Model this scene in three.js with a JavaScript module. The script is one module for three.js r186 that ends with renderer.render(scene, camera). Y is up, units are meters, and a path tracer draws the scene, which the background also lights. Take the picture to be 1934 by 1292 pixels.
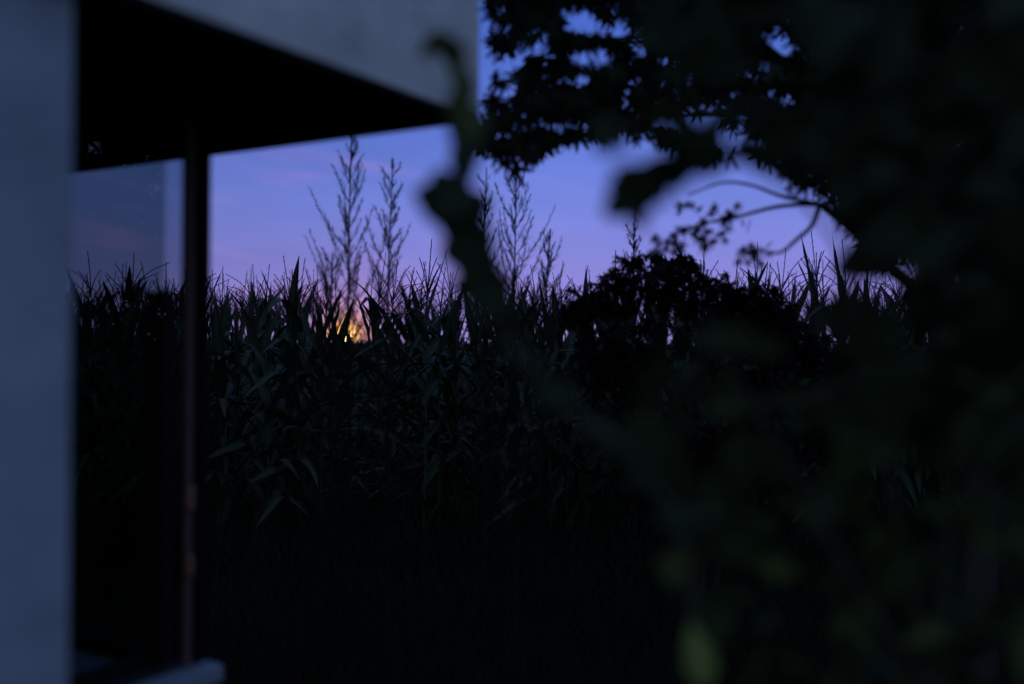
import * as THREE from 'three';
import { mergeGeometries, mergeVertices } from 'three/addons/utils/BufferGeometryUtils.js';
import { ImprovedNoise } from 'three/addons/math/ImprovedNoise.js';
import { RoundedBoxGeometry } from 'three/addons/geometries/RoundedBoxGeometry.js';

// ------------------------------------------------------------------ camera, sky, sun, exposure
const scene = new THREE.Scene();
const F = 1870, CX = 967, CY = 646, ROLL = 0.008, EYE = 1.65;      // lens in pixels of the photograph, tilt of the camera, eye height
const camera = new THREE.PerspectiveCamera(2 * Math.atan(646 / F) * 180 / Math.PI, 1934 / 1292, 0.05, 4000);
camera.position.set(0, EYE, 0);
camera.rotation.z = ROLL;
camera.focus = 7.0;
camera.userData.fStop = 0.76;
scene.add(camera);

const renderer = new THREE.WebGLRenderer({ antialias: true });
renderer.setSize(1024, 684);
renderer.toneMapping = THREE.LinearToneMapping;
renderer.toneMappingExposure = 1;
renderer.shadowMap.enabled = true;

const V = (x, y, z) => new THREE.Vector3(x, y, z);
const P0 = V(0, 1, 0);
// a point of the world that lies in the direction of a pixel of the photograph, at a depth in metres
function at(px, py, d) {
  const u = px - CX, v = py - CY;
  return V((u + ROLL * v) * d / F, EYE - (v - ROLL * u) * d / F, -d);
}
function seeded(a) {
  return function () {
    a |= 0; a = a + 0x6D2B79F5 | 0;
    let t = Math.imul(a ^ a >>> 15, 1 | a);
    t = t + Math.imul(t ^ t >>> 7, 61 | t) ^ t;
    return ((t ^ t >>> 14) >>> 0) / 4294967296;
  };
}
const noise = new ImprovedNoise();
const lerp = (a, b, t) => a + (b - a) * t;
const sstep = (a, b, x) => { const t = Math.min(1, Math.max(0, (x - a) / (b - a))); return t * t * (3 - 2 * t); };

const sunDir = at(652, 634, 1).sub(V(0, EYE, 0)).normalize();
{
  const W = 2048, H = 1024, data = new Float32Array(W * H * 4);
  // sky radiance by height over the western horizon, and over the eastern one (degrees, r, g, b)
  const west = [[0, .36, .26, .70], [2.2, .32, .265, .74], [5, .26, .268, .78], [8, .195, .26, .80], [12, .125, .21, .73], [19, .066, .145, .61], [35, .085, .16, .52], [90, .12, .185, .42]];
  const east = [[0, .29, .35, .54], [10, .26, .35, .59], [30, .21, .31, .58], [90, .12, .185, .42]];
  const ramp = (t, e) => {
    for (let i = 1; i < t.length; i++) if (e <= t[i][0]) {
      const k = (e - t[i - 1][0]) / (t[i][0] - t[i - 1][0]);
      return [1, 2, 3].map((c) => lerp(t[i - 1][c], t[i][c], k));
    }
    return t[t.length - 1].slice(1);
  };
  for (let j = 0; j < H; j++) {
    const el = ((j + .5) / H - .5) * Math.PI, e = Math.max(0, el * 180 / Math.PI), w = ramp(west, e), b = ramp(east, e);
    for (let i = 0; i < W; i++) {
      const az = ((i + .5) / W - .5) * 2 * Math.PI, x = Math.cos(el) * Math.cos(az), y = Math.sin(el), z = Math.cos(el) * Math.sin(az);
      const k = sstep(-.55, .75, -z / Math.max(.05, Math.hypot(x, z)));
      const c = [0, 1, 2].map((n) => lerp(b[n], w[n], k));
      // thin high cloud catching a little pink
      const ang = Math.atan2(x, -z) * 57.3;
      const st = noise.noise(ang * .11 + 3, (e + ang * .16) * .75, 4.2) * .6 + noise.noise(ang * .3, (e + ang * .16) * 1.9, 9.1) * .4;
      const dim = (1 - .16 * sstep(2, -17, ang) * k) * (1 - .09 * k); for (let n = 0; n < 3; n++) c[n] *= dim;
      const veil = sstep(.0, .5, st) * sstep(16, 5, e) * sstep(8, -9, ang) * k;
      c[0] += .115 * veil; c[1] += .025 * veil; c[2] += .03 * veil;
      const gray = .07 * noise.noise(ang * .07, (e + ang * .1) * .4, 20.3) + .035 * noise.noise(ang * .25, (e + ang * .12) * 1.3, 8.3); for (let n = 0; n < 3; n++) c[n] *= 1 + gray;
      // glow of the air round the low sun
      const d = Math.acos(Math.min(1, x * sunDir.x + y * sunDir.y + z * sunDir.z)) * 57.3;
      const wide = .50 * Math.exp(-((d / 2.6) ** 2)), near = .92 * Math.exp(-((d / 1.3) ** 2));
      const W1 = [.62, .30, .5], N1 = [1.05, .42, .14];
      for (let n = 0; n < 3; n++) {
        c[n] = lerp(c[n], W1[n], wide); c[n] = lerp(c[n], N1[n], near);
        c[n] += [5, 2.5, .5][n] * Math.exp(-((d / .52) ** 2));
      }
      const o = (j * W + i) * 4;
      data[o] = c[0]; data[o + 1] = c[1]; data[o + 2] = c[2]; data[o + 3] = 1;
    }
  }
  const sky = new THREE.DataTexture(data, W, H, THREE.RGBAFormat, THREE.FloatType);
  sky.mapping = THREE.EquirectangularReflectionMapping;
  sky.magFilter = sky.minFilter = THREE.LinearFilter;
  sky.needsUpdate = true;
  scene.background = sky; scene.environment = sky;
}
const sun = new THREE.DirectionalLight(new THREE.Color().setRGB(1, .62, .3), 0.03);
sun.position.copy(sunDir).add(V(0, .012, 0)).multiplyScalar(60);
sun.castShadow = true;
Object.assign(sun.shadow.camera, { left: -15, right: 15, top: 8, bottom: -8, near: 1, far: 120 });
sun.shadow.mapSize.set(2048, 2048);
scene.add(sun, sun.target);

// ------------------------------------------------------------------ helpers
const used = {};
function numbered(name) { const n = used[name] = (used[name] ?? -1) + 1; return n ? `${name}_${String(n).padStart(3, '0')}` : name; }
function thing(name, label, category, position = V(0, 0, 0), group) {
  const o = new THREE.Group(); o.name = numbered(name); o.position.copy(position); scene.add(o);
  o.userData = { label, category }; if (group) o.userData.group = group;
  return o;
}
function part(name, geometry, material, parent) {
  const m = new THREE.Mesh(geometry, material); m.name = numbered(name); m.castShadow = m.receiveShadow = true; parent.add(m); return m;
}
function struct(name, geometry, material) { const m = part(name, geometry, material, scene); m.userData = { kind: 'structure' }; return m; }
const rgb = (r, g, b) => new THREE.Color().setRGB(r, g, b);
const leafy = (r, g, b, roughness = .8, more = {}) => new THREE.MeshPhysicalMaterial({ color: rgb(r, g, b), roughness, specularIntensity: .25, side: THREE.DoubleSide, ...more });
const mat = (r, g, b, roughness = .8, more = {}) => new THREE.MeshStandardMaterial({ color: rgb(r, g, b), roughness, side: THREE.DoubleSide, ...more });

function noiseTexture(size, octaves, seed, lo = 0, hi = 255, srgb = false) {
  const a = new Uint8Array(size * size * 4);
  for (let j = 0; j < size; j++) for (let i = 0; i < size; i++) {
    let s = 0, t = 0;
    for (const [f, w] of octaves) {   // tiles: blend of four shifted copies
      const u = i / size, v = j / size, n = (x, y) => noise.noise(x * f, y * f, seed + f);
      s += w * ((n(u, v) * (1 - u) + n(u - 1, v) * u) * (1 - v) + (n(u, v - 1) * (1 - u) + n(u - 1, v - 1) * u) * v); t += w;
    }
    const c = Math.max(0, Math.min(255, lerp(lo, hi, .5 + s / t)));
    a.set([c, c, c, 255], (j * size + i) * 4);
  }
  const x = new THREE.DataTexture(a, size, size); x.wrapS = x.wrapT = THREE.RepeatWrapping; x.magFilter = THREE.LinearFilter; x.minFilter = THREE.LinearMipmapLinearFilter;
  x.generateMipmaps = true; if (srgb) x.colorSpace = THREE.SRGBColorSpace; x.needsUpdate = true; return x;
}
const plasterBump = noiseTexture(256, [[24, 1], [60, .8]], 3);
const plasterTone = noiseTexture(256, [[3, 1], [9, .6], [30, .3]], 11, 195, 268, true);
const soilTone = noiseTexture(512, [[6, 1], [20, .8], [70, .6]], 21, 120, 255, true);

// a tapered tube along points, radii from r0 to r1
function limb(points, r0, r1, sides = 7, segs = 0) {
  const curve = new THREE.CatmullRomCurve3(points), n = segs || points.length * 3, fr = curve.computeFrenetFrames(n, false);
  const pos = [], idx = [], nor = [];
  for (let i = 0; i <= n; i++) {
    const p = curve.getPointAt(i / n), r = lerp(r0, r1, i / n);
    for (let k = 0; k < sides; k++) {
      const a = k / sides * Math.PI * 2, d = fr.normals[i].clone().multiplyScalar(Math.cos(a)).addScaledVector(fr.binormals[i], Math.sin(a));
      nor.push(d.x, d.y, d.z); pos.push(p.x + d.x * r, p.y + d.y * r, p.z + d.z * r);
      if (i < n) { const q = i * sides + k, w = i * sides + (k + 1) % sides; idx.push(q, w, q + sides, w, w + sides, q + sides); }
    }
  }
  const g = new THREE.BufferGeometry();
  g.setAttribute('position', new THREE.Float32BufferAttribute(pos, 3)); g.setAttribute('normal', new THREE.Float32BufferAttribute(nor, 3)); g.setIndex(idx);
  return g;
}
function surface(pos, idx, color) {
  const g = new THREE.BufferGeometry(); g.setAttribute('position', new THREE.Float32BufferAttribute(pos, 3)); g.setIndex(idx);
  if (color) g.setAttribute('color', new THREE.Float32BufferAttribute(color, 3));
  g.computeVertexNormals(); return g;
}
// turn that takes +y to along and +z as near as can be to facing
function turnTo(along, facing) {
  const y = along.clone().normalize(), x = y.clone().cross(facing); if (x.lengthSq() < 1e-8) x.crossVectors(y, V(1, .3, .2)); x.normalize();
  return new THREE.Quaternion().setFromRotationMatrix(new THREE.Matrix4().makeBasis(x, y, x.clone().cross(y)));
}
function inside(poly, x, y) {
  let c = false;
  for (let i = 0, j = poly.length - 1; i < poly.length; j = i++) if ((poly[i][1] > y) !== (poly[j][1] > y) && x < (poly[j][0] - poly[i][0]) * (y - poly[i][1]) / (poly[j][1] - poly[i][1]) + poly[i][0]) c = !c;
  return c;
}

// ------------------------------------------------------------------ ground
{
  const ring = [], N = 96, R = [0, 2, 3, 4, 5, 6, 7, 8, 9, 10, 12, 15, 20, 30, 60, 150, 400, 1500, 3000];
  const pos = [], idx = [], uv = [];
  for (let i = 0; i < R.length; i++) for (let k = 0; k < N; k++) {
    const a = k / N * Math.PI * 2, x = Math.cos(a) * R[i], z = Math.sin(a) * R[i];
    pos.push(x, R[i] < 30 ? .04 * noise.noise(x * .7, z * .7, 1) - .02 : -.02, z); uv.push(x / 3, z / 3);
    if (i < R.length - 1) { const q = i * N + k, w = i * N + (k + 1) % N; idx.push(q, q + N, w, w, q + N, w + N); }
  }
  const g = surface(pos, idx); g.setAttribute('uv', new THREE.Float32BufferAttribute(uv, 2));
  const normal = g.attributes.normal; for (let i = 0; i < normal.count; i++) if (normal.getY(i) < 0) normal.setXYZ(i, -normal.getX(i), -normal.getY(i), -normal.getZ(i));
  struct('ground', g, mat(.022, .02, .014, 1, { map: soilTone, bumpMap: soilTone, bumpScale: .03 }));
}

// ------------------------------------------------------------------ the house corner on the left
{
  const P = V(-.831, 0, -2.632);                                   // the steel post at the corner
  const house = thing('house', 'modern house corner with white fascia, dark soffit, glass corner window and white wall', 'house', P);
  house.rotation.y = Math.atan2(.8587, .5125);                     // x runs along the glazed front away from us, z out of the front
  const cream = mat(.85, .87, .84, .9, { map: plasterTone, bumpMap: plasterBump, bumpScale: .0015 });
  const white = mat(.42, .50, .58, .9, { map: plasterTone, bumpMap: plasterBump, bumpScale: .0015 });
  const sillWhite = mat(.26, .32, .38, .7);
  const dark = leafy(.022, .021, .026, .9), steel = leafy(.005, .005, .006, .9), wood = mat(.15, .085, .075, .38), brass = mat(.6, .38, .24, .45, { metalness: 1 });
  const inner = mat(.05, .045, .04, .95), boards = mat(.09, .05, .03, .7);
  function box(name, m, x0, x1, y0, y1, z0, z1, parent = house, r = .004) {
    const g = new RoundedBoxGeometry(x1 - x0, y1 - y0, z1 - z0, 2, Math.min(r, (x1 - x0) / 3, (y1 - y0) / 3, (z1 - z0) / 3));
    const uv = g.attributes.uv, p = g.attributes.position, n = g.attributes.normal;
    for (let i = 0; i < uv.count; i++) { const ax = Math.abs(n.getX(i)), az = Math.abs(n.getZ(i)); uv.setXY(i, ax > az ? p.getZ(i) : p.getX(i), Math.abs(n.getY(i)) > .7 ? p.getZ(i) : p.getY(i)); }
    const o = part(name, g, m, parent); o.position.set((x0 + x1) / 2, (y0 + y1) / 2, (z0 + z1) / 2); return o;
  }
  const S = 2.25;
  // roof: white box, its underside lined dark, a drip edge round it
  box('fascia', cream, -4.5, .447, S + .012, S + 1.3, -4.5, .5905);
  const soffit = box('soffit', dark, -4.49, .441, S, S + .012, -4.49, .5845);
  // wing wall in front of the window
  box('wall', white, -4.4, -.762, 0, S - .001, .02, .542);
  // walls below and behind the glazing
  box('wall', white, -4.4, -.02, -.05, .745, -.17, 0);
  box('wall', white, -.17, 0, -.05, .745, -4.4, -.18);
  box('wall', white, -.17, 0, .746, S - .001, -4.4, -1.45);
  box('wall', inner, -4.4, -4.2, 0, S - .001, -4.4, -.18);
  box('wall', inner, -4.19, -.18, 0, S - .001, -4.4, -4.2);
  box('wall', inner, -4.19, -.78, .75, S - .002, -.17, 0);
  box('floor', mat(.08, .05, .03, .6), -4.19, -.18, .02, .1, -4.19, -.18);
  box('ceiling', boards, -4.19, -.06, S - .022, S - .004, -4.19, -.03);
  // the corner window
  const win = new THREE.Group(); win.name = 'corner_window'; house.add(win);
  box('post', steel, -.02, .02, .80, S - .001, -.02, .02, win);
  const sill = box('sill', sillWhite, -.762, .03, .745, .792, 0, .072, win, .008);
  box('sill', steel, -.0, .03, .745, .792, -1.45, -.001, win, .008);
  box('inner_sill', inner, -.762, -.002, .746, .788, -.20, -.002, win, .004);
  const tint = (r, g, b) => new THREE.MeshPhysicalMaterial({ color: rgb(r, g, b), transmission: 1, thickness: 0, roughness: 0, ior: 1.5, side: THREE.DoubleSide });
  function pane(name, x0, z0, x1, z1, y0, y1, m) {
    const w = Math.hypot(x1 - x0, z1 - z0), o = part(name, new THREE.PlaneGeometry(w, y1 - y0), m, win);
    o.position.set((x0 + x1) / 2, (y0 + y1) / 2, (z0 + z1) / 2); o.rotation.y = -Math.atan2(z1 - z0, x1 - x0); return o;
  }
  pane('glass_pane', -.02, 0, -.762, 0, .793, S - .03, tint(.42, .49, .48));
  pane('glass_pane', 0, -.138, 0, -1.45, .793, S - .03, tint(.40, .48, .46));
  pane('glass_pane', 0, -.058, 0, -.137, .793, S - .03, tint(.9, .93, .95));
  box('stile', wood, -.050, -.030, .793, S - .002, -.016, .016, win);
  box('stile', wood, -.060, -.025, .793, 1.78, -.150, -.060, win, .006);  // low inner board, added in place of a dim brown reflection
  for (const [y, h] of [[1.235, .05], [1.06, .04]]) {
    const g = mergeGeometries([new THREE.CylinderGeometry(.007, .007, h, 12), new THREE.SphereGeometry(.008, 10, 8).translate(0, h / 2, 0), new THREE.SphereGeometry(.008, 10, 8).translate(0, -h / 2, 0), new THREE.BoxGeometry(.002, h * .8, .034).translate(.006, 0, 0)].map((q) => q.toNonIndexed()));
    const hinge = part('hinge', g, brass, win); hinge.rotation.y = Math.PI / 2; hinge.position.set(-.041, y, .021);
  }
  box('head_rail', steel, -.761, -.021, S - .03, S - .002, -.018, .018, win);
  // added half-height drape standing in for a reddish reflection in the glass
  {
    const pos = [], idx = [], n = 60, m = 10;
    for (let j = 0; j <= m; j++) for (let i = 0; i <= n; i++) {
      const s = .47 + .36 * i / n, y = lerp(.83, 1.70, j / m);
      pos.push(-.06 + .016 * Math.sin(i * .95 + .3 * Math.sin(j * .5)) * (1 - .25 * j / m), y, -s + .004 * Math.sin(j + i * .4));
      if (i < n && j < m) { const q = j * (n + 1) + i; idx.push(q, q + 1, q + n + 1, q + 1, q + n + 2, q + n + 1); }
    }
    const c = part('reflection_curtain', surface(pos, idx), mat(.30, .12, .045, .95), house);
    const rod = part('reflection_curtain_rod', new THREE.CylinderGeometry(.006, .006, .9, 10).rotateX(Math.PI / 2), steel, c); rod.position.set(-.06, 1.70, -.95);
  }
}

// ------------------------------------------------------------------ the low sun
{
  const d = 300, g = new THREE.SphereGeometry(d * Math.tan(.30 * Math.PI / 180), 32, 20);
  const m = new THREE.MeshStandardMaterial({ color: 0x000000, emissive: rgb(1, .66, .2), emissiveIntensity: 14, roughness: 1 });
  const o = part('setting_sun', g, m, scene); o.castShadow = false;
  o.position.copy(sunDir).multiplyScalar(d).add(V(0, EYE, 0));
  o.userData = { label: 'small golden sun low on the horizon, glowing between the corn leaves', category: 'sun' };
}

// ------------------------------------------------------------------ corn
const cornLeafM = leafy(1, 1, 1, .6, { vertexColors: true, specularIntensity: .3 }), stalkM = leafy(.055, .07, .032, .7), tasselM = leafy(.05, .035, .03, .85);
function cornBlade(seed, L, W, a0, bend, fold, twist) {
  const r = seeded(seed), n = 14, pos = [], idx = [], col = [];
  let x = 0, y = 0; const ph = r() * 6, ph2 = r() * 6, side = (r() - .5) * .5;
  for (let i = 0; i <= n; i++) {
    const t = i / n; let a = a0 + bend * Math.pow(t, 1.5); if (fold && t > fold) a += 1.3 * sstep(fold, fold + .12, t);
    if (i) { x += Math.sin(a) * L / n; y += Math.cos(a) * L / n; }
    const w = W * .5 * Math.min(1, .6 + 1.8 * t) * Math.pow(1 - Math.pow(t, 2.1), .9) + .0006;
    const tw = twist * t, tx = Math.sin(a), ty = Math.cos(a), nx = ty * -1, ny = tx;   // nx, ny: the upper face
    const bx = V(0, 0, 1).multiplyScalar(Math.cos(tw)).add(V(nx, ny, 0).multiplyScalar(Math.sin(tw)));
    const up = V(nx, ny, 0).multiplyScalar(Math.cos(tw)).add(V(0, 0, -1).multiplyScalar(Math.sin(tw)));
    const zc = side * t * t * L * .5;
    for (const k of [-1, -.5, 0, .5, 1]) {
      const lift = Math.abs(k) * w * .42 * (1 - .6 * t) + .12 * w * Math.sin(ph + t * 17 + (k > 0 ? ph2 : 0)) * k * k;
      pos.push(x + bx.x * k * w + up.x * lift, y + bx.y * k * w + up.y * lift, zc + bx.z * k * w + up.z * lift);
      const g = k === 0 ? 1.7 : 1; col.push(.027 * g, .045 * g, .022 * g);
    }
    if (i < n) for (let k = 0; k < 4; k++) { const q = i * 5 + k; idx.push(q, q + 5, q + 1, q + 1, q + 5, q + 6); }
  }
  return surface(pos, idx, col);
}
const upper = [], middle = [];
for (let i = 0; i < 8; i++) upper.push(cornBlade(100 + i, .46 + .05 * (i % 4), .078 + .007 * (i % 3), .20 + .11 * (i % 5), [.1, .3, -.05, .45, .2, .6, .05, .25][i], [0, 0, 0, 0, .6, 0, 0, .5][i], (i - 3.5) * .22));
for (let i = 0; i < 9; i++) middle.push(cornBlade(200 + i, .66 + .06 * (i % 4), .092 + .008 * (i % 3), .40 + .09 * (i % 4), [1.3, .5, .9, 1.8, .6, 1.4, .35, 1.1, .2][i], [0, 0, .45, 0, .55, 0, .5, 0, .35][i], (i - 4) * .28));
function cornTassel(seed, stiff) {
  const r = seeded(seed), list = [], L = .36 + .1 * r();
  const spike = (pts, w) => {                                        // a rachis with paired spikelets
    list.push(limb(pts, .0042, .0026, 4, 7));
    const c = new THREE.CatmullRomCurve3(pts), n = Math.floor(c.getLength() / .016);
    for (let i = 2; i < n; i++) { const p = c.getPointAt(i / n), T = c.getTangentAt(i / n), a = i * 2.1 + r(), q = V(Math.cos(a), 0, Math.sin(a)); list.push(limb([p, p.clone().addScaledVector(T, .006).addScaledVector(q, w), p.clone().addScaledVector(T, .013).addScaledVector(q, w * 1.1)], .0024, .0006, 3, 2)); }
  };
  spike([V(0, -.12, 0), V(.004 * r(), L * .5, 0), V(.03 * (r() - .5), L, .03 * (r() - .5))], .0052);
  const n = 5 + Math.floor(r() * 4);
  for (let i = 0; i < n; i++) {
    const y = -.02 + .14 * i / n, az = i * 2.4 + r(), l = .19 + .12 * r(), out = stiff ? .22 + .3 * r() : .3 + .55 * r(), drop = stiff ? .03 * r() : .10 * r();
    const dx = Math.cos(az), dz = Math.sin(az);
    spike([V(0, y, 0), V(dx * l * out * .55, y + l * .5, dz * l * out * .55), V(dx * l * out * 1.2, y + l * (.95 - drop * 3), dz * l * out * 1.2)], .0044);
  }
  return mergeGeometries(list);
}
const tassels = [1, 2, 3, 4, 5, 6].map((s) => cornTassel(s * 31, s % 2 === 0));
const stalks = [1, 2, 3].map((s) => {
  const r = seeded(s), b = [limb([V(0, -.05, 0), V(.01, .9, .01 * s - .02), V(-.008 * s + .015, 1.95, .005)], .014, .005, 7, 10)];
  for (let i = 0; i < 9; i++) b.push(new THREE.CylinderGeometry(.0145 - i * .0008, .0145 - i * .0008, .014, 7).translate(.005, .25 + i * .19, 0).deleteAttribute('uv'));
  return mergeGeometries(b.map((g) => g.toNonIndexed()));
});
const cornVariants = [0, 1, 2, 3, 4, 5, 6].map((v) => {
  const r = seeded(900 + v), list = [{ name: 'stalk', g: stalks[v % 3], m: stalkM, q: new THREE.Quaternion(), p: V(0, 0, 0), s: 1 }];
  for (let i = 0; i < 11; i++) {
    const y = .35 + i * .145, top = i >= 8, set = top ? upper : middle;
    const q = new THREE.Quaternion().setFromEuler(new THREE.Euler(0, (i % 2) * Math.PI + (r() - .5) * .9, 0));
    list.push({ name: 'leaf', g: set[Math.floor(r() * set.length)], m: cornLeafM, q, p: V(0, y, 0), s: top ? .85 + .3 * r() : .8 + .3 * r() });
  }
  list.push({ name: 'tassel', g: tassels[v % 6], m: tasselM, q: new THREE.Quaternion().setFromEuler(new THREE.Euler((r() - .5) * .25, r() * 6, (r() - .5) * .25)), p: V(0, 1.95, 0), s: 1 });
  return list;
});
const counts = [], nth = ['first', 'second', 'third', 'fourth', 'fifth', 'sixth', 'seventh', 'eighth', 'ninth', 'tenth', 'eleventh', 'twelfth'];
function cornWords(px, row) {
  const where = px < 345 ? 'seen through the dark window glass' : px < 590 ? 'between the black post and the sun glow' : px < 720 ? 'standing before the golden sun glow' : px < 880 ? 'between the sun glow and the twisted vine' : px < 1120 ? 'below the wide feathery weed' : px < 1480 ? 'rising behind the dark red bush' : 'at the right, beyond the sloping maple limb';
  const zone = [345, 590, 720, 880, 1120, 1480, 9999].findIndex((q) => px < q); counts[zone] = (counts[zone] ?? -1) + (row ? 0 : 1);
  if (!row) return [`${nth[counts[zone]]} from left of the front-row corn plants ${where}`, `front-row corn plants ${where}`];
  return [`${row ? 'dusky corn plant a row or two deeper' : 'front-row corn plant with tassel'} ${where}`, `${row ? 'deeper-row' : 'front-row'} corn plants ${where}`];
}
function cornThing(v, x, z, turn, scale, lean, row, words) {
  const [label, group] = words ? [words] : cornWords(CX + x / -z * F, row), o = thing('corn_plant', label, 'corn plant', V(x, 0, z), group);
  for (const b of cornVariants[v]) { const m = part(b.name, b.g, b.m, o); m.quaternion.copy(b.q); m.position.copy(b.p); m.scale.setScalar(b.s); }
  o.rotation.set(lean[0], turn, lean[1]); o.scale.setScalar(scale); return o;
}
const tips = [[150, 545], [172, 522], [205, 532], [236, 492], [262, 518], [303, 500], [322, 520], [395, 512], [418, 508], [446, 545], [486, 492], [512, 530], [548, 488], [571, 483], [608, 512], [634, 530], [700, 520], [742, 482], [768, 505], [803, 455], [836, 500], [868, 540], [905, 545], [940, 530], [965, 520], [1014, 502], [1046, 522], [1075, 530], [1107, 506], [1163, 480], [1190, 478], [1240, 520], [1288, 500], [1317, 456], [1352, 520], [1390, 500], [1425, 464], [1452, 500], [1478, 462], [1515, 505], [1548, 438], [1575, 500], [1597, 452], [1640, 482], [1668, 520], [1700, 478], [1732, 466], [1765, 500], [1792, 490], [1830, 520]];
const special = { 803: 'corn plant with the tall open tassel just left of the twisted vine', 1548: 'corn plant with the tallest fanned tassel, in the gap under the maple limb', 1597: 'corn plant with a tall thin tassel right of the fanned one', 236: 'corn plant with the tallest tassel of those seen through the window glass', 571: 'corn plant with a tall straight tassel spike, left of the sun glow' };
{
  const r = seeded(77);
  tips.forEach(([px, py], i) => {
    const z = 6.75 + .45 * r(), top = at(px, py, z);
    cornThing((i * 3) % 7, top.x, -z, r() * 6.28, top.y / 2.36, [(r() - .5) * .06, (r() - .5) * .06], 0, special[px]);
  });
  for (const [z0, gap] of [[7.6, .25], [8.35, .27]]) for (let x = -z0 * .46; x < z0 * .46; x += gap * (.7 + .6 * r())) {
    const z = z0 + (r() - .5) * .3, px = CX + x / z * F;
    if (Math.abs(px - 672) < 40) continue;
    cornThing(Math.floor(r() * 7), x, -z, r() * 6.28, .91 + .09 * r(), [(r() - .5) * .08, (r() - .5) * .08], 1);
  }
  // the rows beyond, of which only tips and leaf ends show
  const far = [];
  for (let z0 = 9.1; z0 < 13; z0 += .75) for (let x = -z0 * .62; x < z0 * .62; x += .27 * (.7 + .6 * r())) {
    const z = z0 + (r() - .5) * .3, px = CX + x / z * F;
    far.push([Math.floor(r() * 7), x, z, r() * 6.28, Math.abs(px - 672) < 62 ? .70 + .07 * r() : .91 + .07 * r()]);
  }
  const whole = cornVariants.map((list) => mergeGeometries(list.map((b) => {
    let g = b.g.index ? b.g.toNonIndexed() : b.g.clone();
    if (g.attributes.uv) g.deleteAttribute('uv');
    if (!g.attributes.color) { const c = b.m.color, n = g.attributes.position.count; g.setAttribute('color', new THREE.Float32BufferAttribute(Array.from({ length: n * 3 }, (_, i) => [c.r, c.g, c.b][i % 3]), 3)); }
    return g.applyMatrix4(new THREE.Matrix4().compose(b.p, b.q, V(b.s, b.s, b.s)));
  })));
  const field = new THREE.Group(); field.name = 'corn_field'; field.userData = { kind: 'stuff', label: 'dense rows of corn further into the field behind the front rows', category: 'corn' }; scene.add(field);
  whole.forEach((g, v) => {
    const here = far.filter((a) => a[0] === v), im = new THREE.InstancedMesh(g, cornLeafM, here.length); im.name = numbered('corn_row'); im.userData.kind = 'stuff'; im.castShadow = im.receiveShadow = true;
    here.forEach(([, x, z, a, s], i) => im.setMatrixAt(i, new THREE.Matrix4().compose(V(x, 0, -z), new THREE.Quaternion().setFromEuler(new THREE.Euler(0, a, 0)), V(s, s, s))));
    field.add(im);
  });
}

// ------------------------------------------------------------------ tall feathery weeds in front of the corn
const weedM = leafy(.024, .026, .016, .9);
function feather(r, len, rise, curl) {            // one branch with its twigs and small leaves, from the origin along +x, rising
  const list = [], pts = [];
  for (let i = 0; i <= 5; i++) { const t = i / 5; pts.push(V(len * t * Math.cos(rise + curl * t), len * t * Math.sin(rise + curl * t), .02 * len * Math.sin(t * 4 + r() * 2))); }
  const curve = new THREE.CatmullRomCurve3(pts); list.push(limb(pts, .0028, .0012, 4, 8));
  const n = Math.floor(8 + len * 110);
  for (let k = 0; k < n; k++) {
    const t = .12 + .88 * (k + r() * .6) / n, p = curve.getPointAt(Math.min(1, t)), T = curve.getTangentAt(Math.min(1, t));
    const l = (.022 + .035 * r()) * (1.15 - .7 * t) + .25 * len * Math.max(0, .35 - Math.abs(t - .35)) * r();
    const az = r() * 6.28, S = V(-T.y, T.x, 0).multiplyScalar(Math.cos(az)).add(V(0, 0, 1).multiplyScalar(Math.sin(az)));
    const d = T.clone().multiplyScalar(.75).addScaledVector(S, .65).add(V(0, .25, 0)).normalize();
    const e = p.clone().addScaledVector(d, l), w = S.clone().cross(d).normalize().multiplyScalar(.0015 + .0014 * r());
    const m = p.clone().lerp(e, .45);
    list.push(surface([...p.toArray(), ...m.clone().add(w).toArray(), ...e.toArray(), ...m.clone().sub(w).add(V(0, 0, .001)).toArray()], [0, 1, 2, 0, 2, 3]));
  }
  return mergeGeometries(list);
}
const feathers = [];
{ const r = seeded(5150); for (const len of [.10, .16, .24, .34, .46, .58]) for (let k = 0; k < 3; k++) feathers.push([len, feather(r, len, .80 + .2 * r(), .08 + .2 * r())]); }
function weed(label, px, topY, d, seed, spread, from, lean = 0) {
  const r = seeded(seed), top = at(px, topY, d), base = V(top.x - lean, 0, top.z), H = top.y;
  const o = thing('tall_weed', label, 'weed', base, 'tall feathery weeds in front of the corn');
  const curve = new THREE.CatmullRomCurve3([V(0, -.03, 0), V(.01, H * .35, .01), V(lean * .5 - .01, H * .7, 0), V(lean, H, 0)]);
  part('stem', limb([0, .25, .5, .75, 1].map((t) => curve.getPointAt(t)), .0105, .003, 6, 16), weedM, o);
  const n = 48, low = 14; let az = r() * 6;
  for (let i = -low; i < n; i++) {
    const t = i < 0 ? from * (.25 + .75 * (i + low) / low) : from + (.99 - from) * Math.pow(i / n, .85), want = Math.min(i < 0 ? .4 : .5, (.045 + 1.3 * spread * (1 - t)) * (.45 + .75 * r()));
    let best = 0; feathers.forEach((f, k) => { if (Math.abs(f[0] - want) < Math.abs(feathers[best][0] - want)) best = k; });
    best = Math.min(feathers.length - 1, Math.floor(best / 3) * 3 + Math.floor(r() * 3));
    az += 2.4 + (r() - .5) * .8;
    const m = part('branch', feathers[best][1], weedM, o); m.position.copy(curve.getPointAt(t)); m.rotation.set(0, az, 0); m.rotation.order = 'YXZ'; m.scale.setScalar(want / feathers[best][0] * .98);
  }
  return o;
}
weed('tallest feathery weed, rising to the roof edge above the sun glow', 664, 248, 4.7, 11, 1.05, .40);
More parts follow.
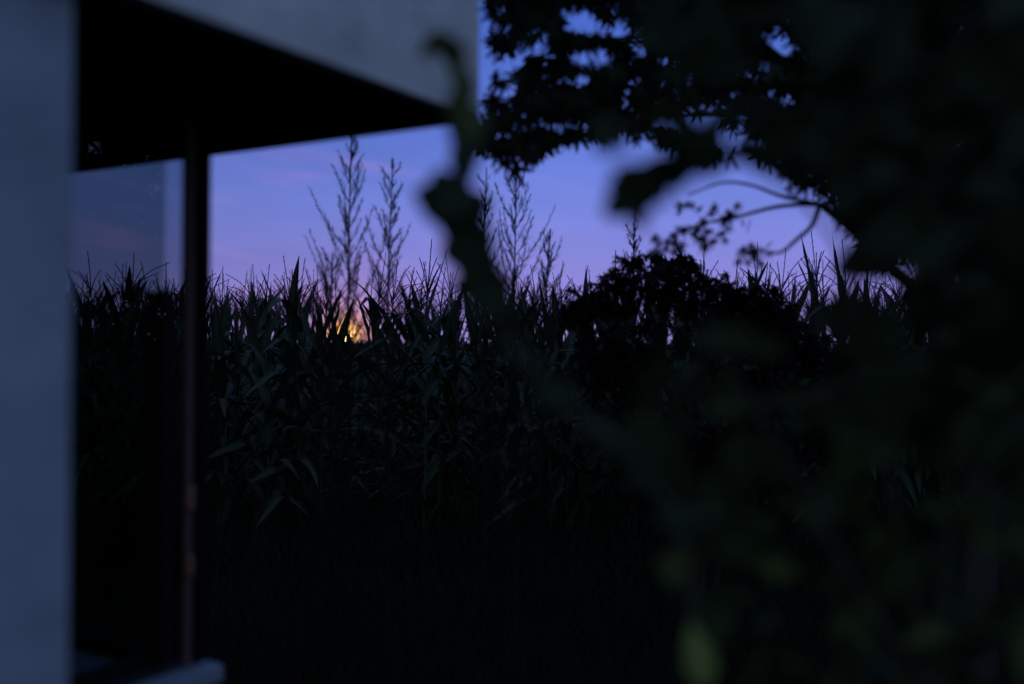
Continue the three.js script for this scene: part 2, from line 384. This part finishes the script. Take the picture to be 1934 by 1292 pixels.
weed('slender feathery weed just right of the tallest one, left of the twisted vine', 742, 298, 4.8, 12, .72, .45, .02);
weed('wide feathery weed with upswept branches under the hanging maple leaves', 976, 316, 5.1, 13, 1.1, .42, -.01);
weed('narrow dark weed half hidden behind the twisted vine', 919, 316, 5.0, 14, .5, .45);
weed('short thin weed poking above the dark red bush', 1199, 392, 5.6, 15, .5, .45);
weed('low bushy weed below the tallest weed, dark against the corn', 628, 478, 4.8, 16, 1.1, .4);
weed('low loose weed on the right flank of the wide weed', 1040, 432, 5.2, 17, .9, .35, .05);

// ------------------------------------------------------------------ grass under it all
{
  const r = seeded(41), pos = [], idx = [];
  for (let k = 0; k < 14; k++) {
    const a = r() * 6.28, l = .18 + .30 * r(), o = .3 + .5 * r(), w = .003 + .003 * r(), x = (r() - .5) * .12, z = (r() - .5) * .12, c = Math.cos(a), s = Math.sin(a), b = pos.length / 3;
    for (let i = 0; i < 4; i++) { const t = i / 3, q = w * (1 - t * .95); const X = x + c * l * o * t * t, Z = z + s * l * o * t * t, Y = l * (t - .25 * o * t * t); pos.push(X - s * q, Y, Z + c * q, X + s * q, Y, Z - c * q); }
    for (let i = 0; i < 3; i++) idx.push(b + i * 2, b + i * 2 + 1, b + i * 2 + 2, b + i * 2 + 1, b + i * 2 + 3, b + i * 2 + 2);
  }
  const N = 9000, im = new THREE.InstancedMesh(surface(pos, idx), leafy(.014, .022, .011, .8), N); im.name = 'grass'; im.userData = { kind: 'stuff', label: 'rough dark grass on the ground in front of the corn', category: 'grass' };
  im.receiveShadow = true; let n = 0;
  while (n < N) {
    const z = 2.2 + 6.2 * Math.sqrt(r()), x = (r() - .5) * 1.5 * z + .3;
    const lx = (x + .831) * .5125 + (-z + 2.632) * -.8587, lz = (x + .831) * .8587 + (-z + 2.632) * .5125;      // keep out of the house
    if (lx < .05 && lz < .6) continue;
    const s = .6 + .7 * r() + (z > 6 ? .5 * r() : 0);
    im.setMatrixAt(n++, new THREE.Matrix4().compose(V(x, -.01, -z), new THREE.Quaternion().setFromEuler(new THREE.Euler(0, r() * 6.28, 0)), V(s, s, s)));
  }
  scene.add(im);
}

// ------------------------------------------------------------------ maple leaves
function mapleLeaf(seed, lobes, slim) {
  const r = seeded(seed), ring = [];
  const angles = lobes === 7 ? [-2.25, -1.5, -.72, 0, .72, 1.5, 2.25] : [-1.95, -.95, 0, .95, 1.95], len = lobes === 7 ? [.45, .72, .92, 1, .92, .72, .45] : [.55, .88, 1, .88, .55];
  ring.push([0, -.05]);
  angles.forEach((a, i) => {
    const L = len[i] * (.93 + .14 * r()), w = slim * (.9 + .2 * r());
    const at2 = (rr, aa) => [Math.sin(aa) * rr, Math.cos(aa) * rr];
    if (i) { const m = (a + angles[i - 1]) / 2; ring.push(at2(.30, m)); }
    ring.push(at2(L * .55, a - w)); ring.push(at2(L * .8, a - w * .55)); ring.push(at2(L, a)); ring.push(at2(L * .8, a + w * .55)); ring.push(at2(L * .55, a + w));
  });
  const pos = [0, .08, .02], idx = [], bend = .16 + .2 * r();
  for (const [x, y] of ring) pos.push(x, y, -bend * (x * x + y * y) + .05 * Math.sin(x * 6 + seed));
  for (let i = 1; i <= ring.length; i++) idx.push(0, i % ring.length + 1, i);
  const g = surface(pos, idx), st = limb([V(0, -.55, .05), V(0, -.25, -.02), V(0, .05, 0)], .012, .016, 3, 3);
  return mergeGeometries([g, st]);
}
const mapleShapes = [mapleLeaf(1, 7, .17), mapleLeaf(2, 7, .15), mapleLeaf(3, 5, .22), mapleLeaf(4, 7, .18)];
function leafMatrix(p, r, size, hang = .75) {
  const a = r() * 6.28, tip = V(Math.cos(a) * (1 - hang * .6), -hang + .5 * (r() - .5), Math.sin(a) * (1 - hang * .6)).normalize();
  const b = r() * 6.28, face = V(Math.cos(b), .9 * r(), Math.sin(b));
  return new THREE.Matrix4().compose(p, turnTo(tip, face), V(size, size, size));
}
function foliage(name, spots, shapes, m, parent, r, size, hang) {          // spots: world points; one instanced part for each leaf shape
  shapes.forEach((g, k) => {
    const here = spots.filter((_, i) => i % shapes.length === k); if (!here.length) return;
    const im = new THREE.InstancedMesh(g, m, here.length); im.name = numbered(name); im.userData.kind = 'stuff'; im.castShadow = im.receiveShadow = true;
    here.forEach((p, i) => im.setMatrixAt(i, leafMatrix(p.clone().sub(parent.position), r, size * (.7 + .5 * r()), hang)));
    parent.add(im);
  });
}
function leaves(spots, shapes, m, parent, r, size, hang) {
  spots.forEach((p, i) => { const o = part('leaf', shapes[i % shapes.length], m, parent); leafMatrix(p.clone().sub(parent.position), r, size * (.75 + .5 * r()), hang).decompose(o.position, o.quaternion, o.scale); });
}
const local = (o, pts) => pts.map((p) => p.clone().sub(o.position));

// the maple tree overhead on the right
{
    const K = .87, near = (x, y, d) => at(x, y, d * K), base = near(1856, 1300, 4.3); base.y = 0;
  const tree = thing('maple_tree', 'dark maple tree with star-shaped leaves hanging over the upper right of the view', 'tree', base);
  const bark = mat(.035, .028, .022, .9), green = leafy(.014, .022, .010, .75), r = seeded(321);
  const L = (list) => local(tree, list.map(([x, y, d]) => near(x, y, d)));
  const foot = near(1856, 1000, 4.3); foot.y = -.03; foot.x = base.x;
  part('trunk', limb([...local(tree, [foot]), ...L([[1852, 1040, 4.3], [1846, 820, 4.28], [1830, 640, 4.25], [1850, 400, 4.3], [1835, 120, 4.4], [1850, -250, 4.5]])], .062, .03, 10, 28), bark, tree);
  const limbs = [
    [[[1832, 640, 4.25], [1770, 575, 4.2], [1690, 515, 4.15], [1625, 450, 4.1], [1550, 385, 4.05]], .028, .012],
    [[[1550, 385, 4.05], [1530, 430, 4.0], [1505, 452, 4.0], [1470, 478, 3.95], [1430, 472, 3.95]], .010, .004],
    [[[1550, 385, 4.05], [1480, 372, 4.0], [1420, 350, 4.0], [1365, 345, 3.95], [1300, 368, 3.95]], .008, .003],
    [[[1550, 385, 4.05], [1470, 390, 4.1], [1390, 410, 4.1], [1320, 425, 4.15], [1255, 455, 4.2]], .009, .003],
    [[[1848, 400, 4.3], [1700, 250, 4.2], [1500, 130, 4.1], [1250, 70, 4.1], [1000, 110, 4.2]], .03, .006],
    [[[1700, 250, 4.2], [1560, 240, 4.2], [1400, 215, 4.3], [1220, 225, 4.3], [1010, 280, 4.3]], .016, .004],
    [[[1500, 130, 4.1], [1350, 20, 4.0], [1180, -60, 4.0], [1000, -80, 4.1]], .016, .005],
    [[[1840, 120, 4.4], [1650, 0, 4.5], [1400, -80, 4.6]], .02, .006],
    [[[1850, 400, 4.3], [1920, 260, 4.0], [1990, 140, 3.8]], .02, .008],
  ];
  for (const [p, a, b] of limbs) part('limb', limb(L(p), a, b, 7, 18), bark, tree);
  const crown = [[916, -150], [2040, -150], [2040, 620], [1900, 600], [1850, 500], [1800, 470], [1730, 470], [1665, 515], [1632, 480], [1600, 425], [1556, 372], [1440, 300], [1330, 300], [1240, 265], [1180, 255], [1120, 262], [1040, 268], [1012, 300], [930, 285], [900, 262], [918, 180], [926, 90]];
  const holes = [[1474, 84, 30], [1320, 218, 30], [1345, 245, 24], [1420, 282, 34], [1100, 40, 42], [1165, 55, 26], [990, 90, 26], [1035, 95, 22], [960, 130, 24], [955, 170, 22], [1090, 100, 28], [1150, 110, 26], [945, 250, 20], [1210, 145, 22], [1098, 150, 24], [1205, 95, 18], [965, 175, 20], [1025, 98, 18], [1125, 95, 22], [1105, 235, 18], [1820, 255, 18], [1868, 345, 22], [1930, 350, 18], [1215, 70, 20], [1180, 175, 16], [940, 100, 16], [1070, 150, 16], [1240, 230, 22], [1380, 250, 10], [1690, 300, 8], [1350, 20, 12]];
  const clear = (x, y, k = 1) => holes.every(([a, b, c]) => Math.hypot((x - a), (y - b) * 1.15) > (x < 1250 ? c * .86 : c * 1.12 + 2) * k);
  const spots = [], single = [];
  let guard = 0;
  while (spots.length < 8500 && guard++ < 300000) {                 // sprays of leaves along short level twigs
    const x = r() < .16 ? 905 + 350 * r() : 900 + 1140 * Math.pow(r(), .75), y = -150 + 770 * r();
    if (!inside(crown, x, y) || (!clear(x, y) && r() > .05)) continue;
    if (x < 1260 && y > -20 && noise.noise(x * .038, y * .055, 7) > .13 + .25 * r()) continue;
    const d = 3.7 + 1.1 * r(), n = 3 + Math.floor(4 * r());
    for (let k = 0; k < n; k++) {
      const qx = x + (r() - .5) * 70, qy = y + (r() - .5) * 26; if (!inside(crown, qx, qy) || (!clear(qx, qy, .95) && r() > .05)) continue;
      (single.length < 240 && qx < 1330 && qy > -10 && r() < .5 ? single : spots).push(near(qx, qy, d + (r() - .5) * .15));
    }
  }
  // the hanging sprays that stand out below the crown
  const hang = [[940, 300], [955, 318], [972, 330], [930, 310], [1000, 308], [985, 300], [962, 296], [1010, 292], [905, 262], [1035, 262], [1090, 258], [1060, 266], [1130, 250], [1160, 240], [1120, 240], [948, 282], [975, 276], [1000, 270]];
  const low = []; for (const [cx, cy, n, sx, sy] of [[1268, 462, 9, 34, 14], [1245, 476, 5, 20, 9], [1295, 436, 9, 26, 16], [1345, 432, 12, 30, 22], [1385, 412, 8, 34, 12], [1330, 455, 5, 16, 12], [1365, 395, 5, 30, 12], [1410, 482, 5, 14, 14], [1440, 468, 7, 24, 9], [1425, 490, 3, 14, 10], [1500, 330, 8, 22, 28], [1515, 310, 6, 18, 20], [1300, 385, 5, 26, 10]]) for (let k = 0; k < n; k++) low.push([cx + (r() - .5) * 2 * sx, cy + (r() - .5) * 2 * sy]);
  leaves(single, mapleShapes, green, tree, r, .068, .75);
  leaves(hang.map(([x, y]) => near(x, y - 12, 4.2 + .2 * r())), mapleShapes, green, tree, r, .07, .95);
  foliage('foliage', spots, mapleShapes, green, tree, r, .066, .75);
  leaves(low.slice(0, 50).map(([x, y]) => near(x, y, 4.05 + .15 * r())), mapleShapes, green, tree, r, .037, .6);
  foliage('foliage', low.slice(50).map(([x, y]) => near(x, y, 4.05 + .15 * r())), mapleShapes, green, tree, r, .037, .6);
}

// the dark red maple bush below it
{
  const base = at(1330, 1200, 5.0); base.y = 0;
  const bush = thing('red_maple_bush', 'round dark red maple bush in front of the corn, right of the wide weed', 'bush', base);
  const bark = mat(.03, .022, .02, .9), red = leafy(.012, .005, .006, .75), r = seeded(654);
  const lobes = [[1110, 575, 46], [1085, 600, 34], [1160, 555, 52], [1215, 530, 58], [1270, 535, 60], [1335, 570, 62], [1400, 600, 62], [1460, 615, 62], [1520, 650, 50], [1370, 560, 45], [1290, 520, 40], [1440, 570, 45], [1180, 640, 90], [1300, 650, 110], [1430, 690, 100], [1540, 720, 80], [1130, 680, 60], [1200, 770, 110], [1380, 800, 130], [1260, 880, 120], [1460, 880, 110]];
  const spots = [], single = [];
  for (const [x, y, R] of lobes) {
    const n = Math.round(R * R / (R > 75 ? 60 : 24));
    for (let k = 0; k < n; k++) {
      const u = r() * 2 - 1, a = r() * 6.28, rr = R * Math.pow(r(), .28), q = Math.sqrt(1 - u * u), qx = x + rr * q * Math.cos(a), qy = y + rr * u * .9, d = 5.0 + rr * q * Math.sin(a) * 5 / F * 1.3;
      (single.length < 220 && qy < 600 && r() < .6 ? single : spots).push(at(qx, qy, d));
    }
  }
  for (let k = 0; k < 26; k++) single.push(at(1160 + 150 * r(), 482 + 14 * r(), 5 + .2 * r()));
  leaves(single, mapleShapes, red, bush, r, .046, .45);
  foliage('foliage', spots, mapleShapes, red, bush, r, .05, .5);
  for (const [x, y] of [[1110, 590], [1210, 540], [1290, 545], [1400, 610], [1510, 650]]) {
    const end = at(x, y, 5), mid = at(lerp(x, 1330, .5), lerp(y, 900, .5), 5.05);
    part('stem', limb(local(bush, [V(base.x + (r() - .5) * .1, -.03, base.z), mid, end]), .018, .005, 7, 14), bark, bush);
  }
}

// ------------------------------------------------------------------ close leaves, far out of focus
function ovate(seed, W) {
  const n = 8, pos = [], idx = [], col = [], r = seeded(seed), curl = .12 + .15 * r(), side = (r() - .5) * .15;
  for (let i = 0; i <= n; i++) {
    const t = i / n, w = W * .5 * Math.pow(Math.sin(Math.PI * Math.pow(t, .8)), .85) + .002;
    for (const k of [-1, -.5, 0, .5, 1]) { pos.push(k * w + side * t * t, t, .22 * w * Math.abs(k) - curl * t * t + .02 * Math.sin(t * 20 + k * 3) * Math.abs(k)); const g = k === 0 ? 1.5 : 1; col.push(.075 * g, .10 * g, .04 * g); }
    if (i < n) for (let k = 0; k < 4; k++) { const q = i * 5 + k; idx.push(q, q + 1, q + 5, q + 1, q + 6, q + 5); }
  }
  return surface(pos, idx, col);
}
const broad = [ovate(1, .58), ovate(2, .50), ovate(3, .64), ovate(4, .7)];
const paleM = leafy(.5, .5, .28, .7, { vertexColors: true }), broadM = leafy(.24, .28, .20, .7, { vertexColors: true }), broadDark = leafy(.15, .19, .16, .7, { vertexColors: true }), twigM = mat(.05, .05, .03, .85);
// a leaf from one point to another, of a width in metres
function leafFromTo(parent, a, b, width, k, m, r, roll = .5) {
  const o = part('leaf', broad[k % broad.length], m, parent), along = b.clone().sub(a), l = along.length();
  const face = V(0, EYE, 0).sub(a).normalize().add(V((r() - .5) * roll * 2, .35 + (r() - .5) * roll, (r() - .5) * roll * 2));
  o.position.copy(a).sub(parent.position); o.quaternion.copy(turnTo(along, face)); o.scale.set(width / [.58, .50, .64, .7][k % 4], l, l); return o;
}
// the arching, twisted vine shoot that crosses the middle of the view
{
  const r = seeded(808), K = .80, near = (x, y, d) => at(x, y, d * K);
  const path = [[1345, 1330, 1.75], [1318, 1210, 1.7], [1275, 990, 1.65], [1205, 865, 1.65], [1065, 765, 1.7], [968, 650, 1.75], [912, 545, 1.78], [884, 430, 1.8], [872, 300, 1.82], [880, 200, 1.85], [872, 130, 1.88], [850, 82, 1.9], [822, 74, 1.92], [806, 92, 1.93]];
  const base = near(1345, 1330, 1.75); const foot = base.clone(); foot.y = 0;
  const vine = thing('vine_shoot', 'twisted leafy vine shoot with a hooked tip, blurred, rising in front of the roof corner', 'vine', foot);
  part('stem', limb(local(vine, [V(foot.x, -.02, foot.z), ...path.map((p) => near(...p))]), .0085, .0055, 8, 60), twigM, vine);
  const list = [   // from x, y to x, y, width (pixels), depth
    [884, 200, 862, 96, 36, 1.86], [874, 122, 826, 62, 36, 1.88], [848, 66, 794, 98, 30, 1.9], [884, 175, 842, 218, 36, 1.84], [880, 190, 850, 262, 44, 1.84],
    [886, 190, 894, 290, 50, 1.84], [896, 240, 856, 256, 36, 1.82], [890, 250, 872, 320, 50, 1.82],
    [878, 270, 868, 350, 52, 1.8], [884, 320, 856, 300, 44, 1.82],
    [892, 400, 790, 346, 74, 1.8], [884, 345, 826, 398, 70, 1.78], [872, 350, 868, 440, 78, 1.8], [880, 395, 846, 462, 68, 1.78], [868, 330, 812, 366, 50, 1.8],
    [872, 420, 898, 520, 76, 1.78], [900, 450, 884, 540, 66, 1.78], [890, 500, 918, 578, 74, 1.77], [912, 520, 940, 568, 66, 1.77], [905, 545, 956, 590, 64, 1.75],
    [940, 585, 972, 640, 60, 1.74], [985, 670, 1030, 700, 56, 1.73], [1020, 720, 1078, 770, 70, 1.71], [1110, 795, 1150, 850, 56, 1.7], [1165, 830, 1218, 850, 70, 1.66],
    [1205, 870, 1230, 925, 60, 1.65], [1262, 950, 1300, 1000, 76, 1.64], [1285, 1040, 1262, 1100, 60, 1.66], [1310, 1120, 1350, 1160, 66, 1.7], [1318, 1240, 1292, 1300, 66, 1.72]];
  list.forEach(([x0, y0, x1, y1, w, d], i) => leafFromTo(vine, near(x0, y0, d), near(x1, y1, d - .03 + .08 * (r() - .5)), w * (i < 8 ? 1.3 : y0 > 320 && y0 < 560 ? 1.5 : 1.15) * K * d / F, i, i < 6 || y1 > 900 && i % 3 === 0 ? paleM : broadDark, r, .45));
}
// the close shrub that fills the right side
{
  const r = seeded(909), foot = at(1750, 1300, 1.5); foot.y = 0;
  const shrub = thing('broadleaf_shrub', 'big close green shrub with broad blurred leaves filling the right side', 'shrub', foot);
  const stems = [[[1750, 1330], [1700, 1000], [1640, 700], [1560, 420], [1400, 300], [1260, 320], [1190, 350]], [[1760, 1330], [1800, 900], [1780, 500], [1700, 200], [1600, 40], [1550, -80]], [[1740, 1330], [1600, 1080], [1480, 860], [1380, 700], [1330, 600]], [[1780, 1330], [1880, 900], [1900, 500], [1890, 100], [1880, -80]], [[1700, 200], [1500, 210], [1330, 200], [1180, 250]], [[1640, 700], [1500, 760], [1300, 740], [1230, 770]]];
  stems.forEach((s, i) => part('stem', limb(local(shrub, [...(s[0][1] === 1330 ? [V(foot.x + (r() - .5) * .06, -.02, foot.z)] : []), ...s.map(([x, y], k) => at(x, y, 1.5 - .02 * k))]), i < 4 ? .010 : .005, .003, 7, 24), twigM, shrub));
  const put = (x, y, d, l, m) => { const a = r() * 6.28, A = at(x, y, d), s = l * d / F, B = A.clone().add(V(Math.cos(a) * s, -.35 * s + Math.sin(a) * s * .7, (r() - .5) * s * 1.2)); leafFromTo(shrub, A, B, A.distanceTo(B) * (.5 + .2 * r()), Math.floor(r() * 4), m, r, .9); };
  // the leaf tips that stand out against the sky
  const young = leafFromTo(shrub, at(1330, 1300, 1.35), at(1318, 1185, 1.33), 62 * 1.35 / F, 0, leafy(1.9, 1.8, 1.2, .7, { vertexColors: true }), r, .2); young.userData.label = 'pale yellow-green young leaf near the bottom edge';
  for (const [cx, cy, n, sx, sy] of [[1202, 358, 26, 32, 36], [1262, 330, 8, 26, 18], [1320, 304, 14, 40, 20], [1165, 252, 6, 34, 18], [1230, 225, 7, 40, 24], [1320, 250, 8, 50, 26], [1420, 290, 14, 60, 20], [1530, 290, 14, 48, 30], [1600, 330, 8, 36, 30]]) for (let k = 0; k < n; k++) {
    const x = cx + (r() - .5) * 2 * sx, y = cy + (r() - .5) * 2 * sy, a = r() * 6.28, l = n > 20 ? 64 + 36 * r() : 46 + 36 * r(), d = 1.2 + .2 * r();
    leafFromTo(shrub, at(x - Math.cos(a) * l / 2, y - Math.sin(a) * l / 2, d), at(x + Math.cos(a) * l / 2, y + Math.sin(a) * l / 2, d + .02), l * .68 * d / F, k, cy < 260 && cx < 1300 ? broadM : broadDark, r, .8);
  }
  const zones = [[[[1655, 570], [1760, 540], [2000, 520], [2000, 800], [1640, 800]], 55, broadDark], [[[1500, -60], [2000, -60], [2000, 640], [1720, 560], [1640, 500], [1610, 420], [1560, 330], [1530, 200]], 170, broadDark], [[[1250, -60], [1420, -60], [1420, 40], [1380, 150], [1290, 170], [1250, 130]], 14, broadDark], [[[1230, 600], [1420, 560], [1560, 640], [1720, 600], [2000, 640], [2000, 1320], [1350, 1320], [1310, 1080], [1250, 860], [1180, 720]], 185, broadM]];
  for (const [poly, n, m] of zones) { let k = 0, g = 0; while (k < n && g++ < 9000) { const x = 1150 + 850 * r(), y = -60 + 1390 * r(); if (!inside(poly, x, y) || (x < 1730 && y > 330 && y < 560) || (x < 1640 && y > 240 && y < 610)) continue; put(x, y, 1.3 + .5 * r(), (m === broadM ? 72 + 46 * r() : 105 + 50 * r()), m === broadM && r() < .10 ? paleM : m); k++; } }
}

// unseen hedge added at the right to block sky mirrored in the window glass
{
  const r = seeded(1212), hedge = thing('added_hedge', 'tall dark hedge added out of view at right to block sky mirrored in the window glass', 'hedge', V(5.4, 0, -1.2)), spots = [];
  const line = (t) => V(lerp(4.6, 6.4, t), 0, lerp(2.2, -5.2, t));
  for (let i = 0; i < 10500; i++) { const p = line(r()), u = r() * Math.PI, R = .6 + .15 * noise.noise(p.z * 1.3, u, 2); p.x += Math.cos(u) * R * (.6 + .4 * r()); p.y = (.1 + 4.6 * Math.pow(r(), .8)) * (1 + .08 * noise.noise(p.z, 3, 3)); spots.push(p); }
  for (let i = 0; i < 8; i++) { const p = line((i + .5) / 8); part('trunk', limb(local(hedge, [V(p.x, -.03, p.z), V(p.x + .03, 1, p.z), V(p.x, 3.9, p.z + .04)]), .04, .015, 7, 8), mat(.03, .025, .02, .9), hedge); }
  foliage('foliage', spots, mapleShapes, leafy(.014, .022, .010, .8), hedge, r, .18, .5);
}

renderer.render(scene, camera);
